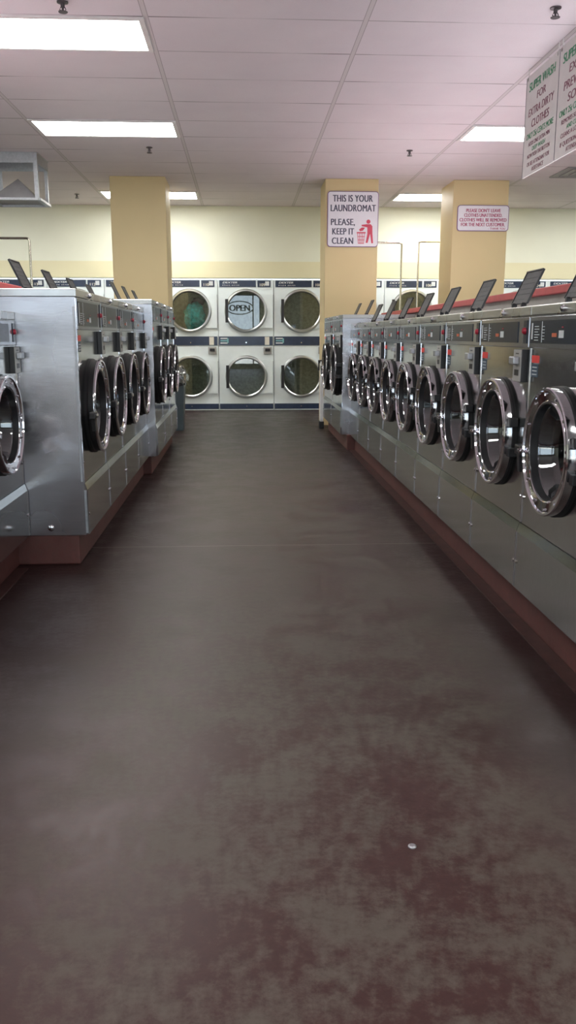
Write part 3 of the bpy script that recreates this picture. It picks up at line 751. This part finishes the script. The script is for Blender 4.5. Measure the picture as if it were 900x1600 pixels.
t = thing('corner_post', 'white corner guard at the foot of the middle column beside the wide washers', 'corner guard', (.905, 9.74, 0))
MB().cbox(-.018, .018, -.05, .05, .08, .76, .004).build('guard', M['white_post'], t)
MB().cbox(-.026, .026, -.06, .06, 0, .08, .004).build('foot', M['black'], t)
MB().cbox(-.040, .012, -.02, .02, .74, .775, .003).cbox(-.040, -.026, -.02, .02, .66, .75, .003).build('hook', M['black'], t)
o = MB().lathe([(.009, 0), (.009, .002), (.006, .004), (.0001, .004)], (0, 0, 0), 'z', 16).build('floor_bolt', M['steel_dull']); o.location = (.345, 1.575, 0)
tag(o, 'small metal bolt head set in the floor near the camera', 'bolt')

# ------------------------------------------------------------------ light, world, camera
W = bpy.data.worlds.new('World'); scene.world = W; W.use_nodes = True; nt = W.node_tree
bg = nt.nodes['Background']; bg.inputs[0].default_value = (.80, .90, 1.0, 1); bg.inputs[1].default_value = 4.0
for a, b in bays:
    l = bpy.data.lights.new('window_portal', 'AREA'); l.shape = 'RECTANGLE'; l.size = b - a; l.size_y = 2.1; l.cycles.is_portal = True
    o = bpy.data.objects.new('window_portal', l); COL.objects.link(o); o.location = ((a + b) / 2, YF - .12, 1.22); o.rotation_euler = (PI / 2, 0, 0)

sl = bpy.data.lights.new('sun', 'SUN'); sl.energy = 30; sl.angle = .01; sl.color = (1, .96, .9)
so = bpy.data.objects.new('sun', sl); COL.objects.link(so); so.rotation_euler = (math.radians(-28), math.radians(18), 0)
for x, y in [(-1.13, .8), (2.56, .8), (-1.13, -1.6), (2.56, -1.6), (-3.6, 2.9), (-3.6, 6.9), (-3.6, 10.6), (5.02, 2.9), (5.02, 6.9), (5.02, 10.8)]:  # extra lamps out of view, added to brighten the room
    l = bpy.data.lights.new('added_ceiling_lamp', 'AREA'); l.shape = 'RECTANGLE'; l.size = 1.15; l.size_y = .5; l.energy = LAMP; l.color = (1, .985, .95)
    o = bpy.data.objects.new('added_ceiling_lamp', l); COL.objects.link(o); o.location = (x, y, ZC - .012)

for x in (1.9, -1.85):  # unseen fill lights above the counters, added to brighten the ceiling
    l = bpy.data.lights.new('added_uplight', 'AREA'); l.shape = 'RECTANGLE'; l.size = .3; l.size_y = 7.5 if x > 0 else 3.8; l.energy = UP * l.size_y; l.color = (.97, .96, 1)
    o = bpy.data.objects.new('added_uplight', l); COL.objects.link(o); o.location = (x, 5.9 if x > 0 else 3.7, 1.42); o.rotation_euler = (PI, 0, 0)

F = 1320.0; p = math.atan(276 / F); yaw = math.atan(72 / math.hypot(F, 276))
cam = bpy.data.cameras.new('camera'); co = bpy.data.objects.new('camera', cam); COL.objects.link(co); scene.camera = co
cam.sensor_fit = 'VERTICAL'; cam.sensor_height = 36; cam.sensor_width = 36 * 900 / 1600; cam.lens = F / 1600 * 36
cam.clip_start = .05
co.location = (0, 0, 1.05); co.rotation_euler = (PI / 2 - p, 0, -yaw)
scene.view_settings.view_transform = 'Standard'; scene.view_settings.look = 'None'; scene.view_settings.exposure = 0.0
scene.cycles.use_denoising = True
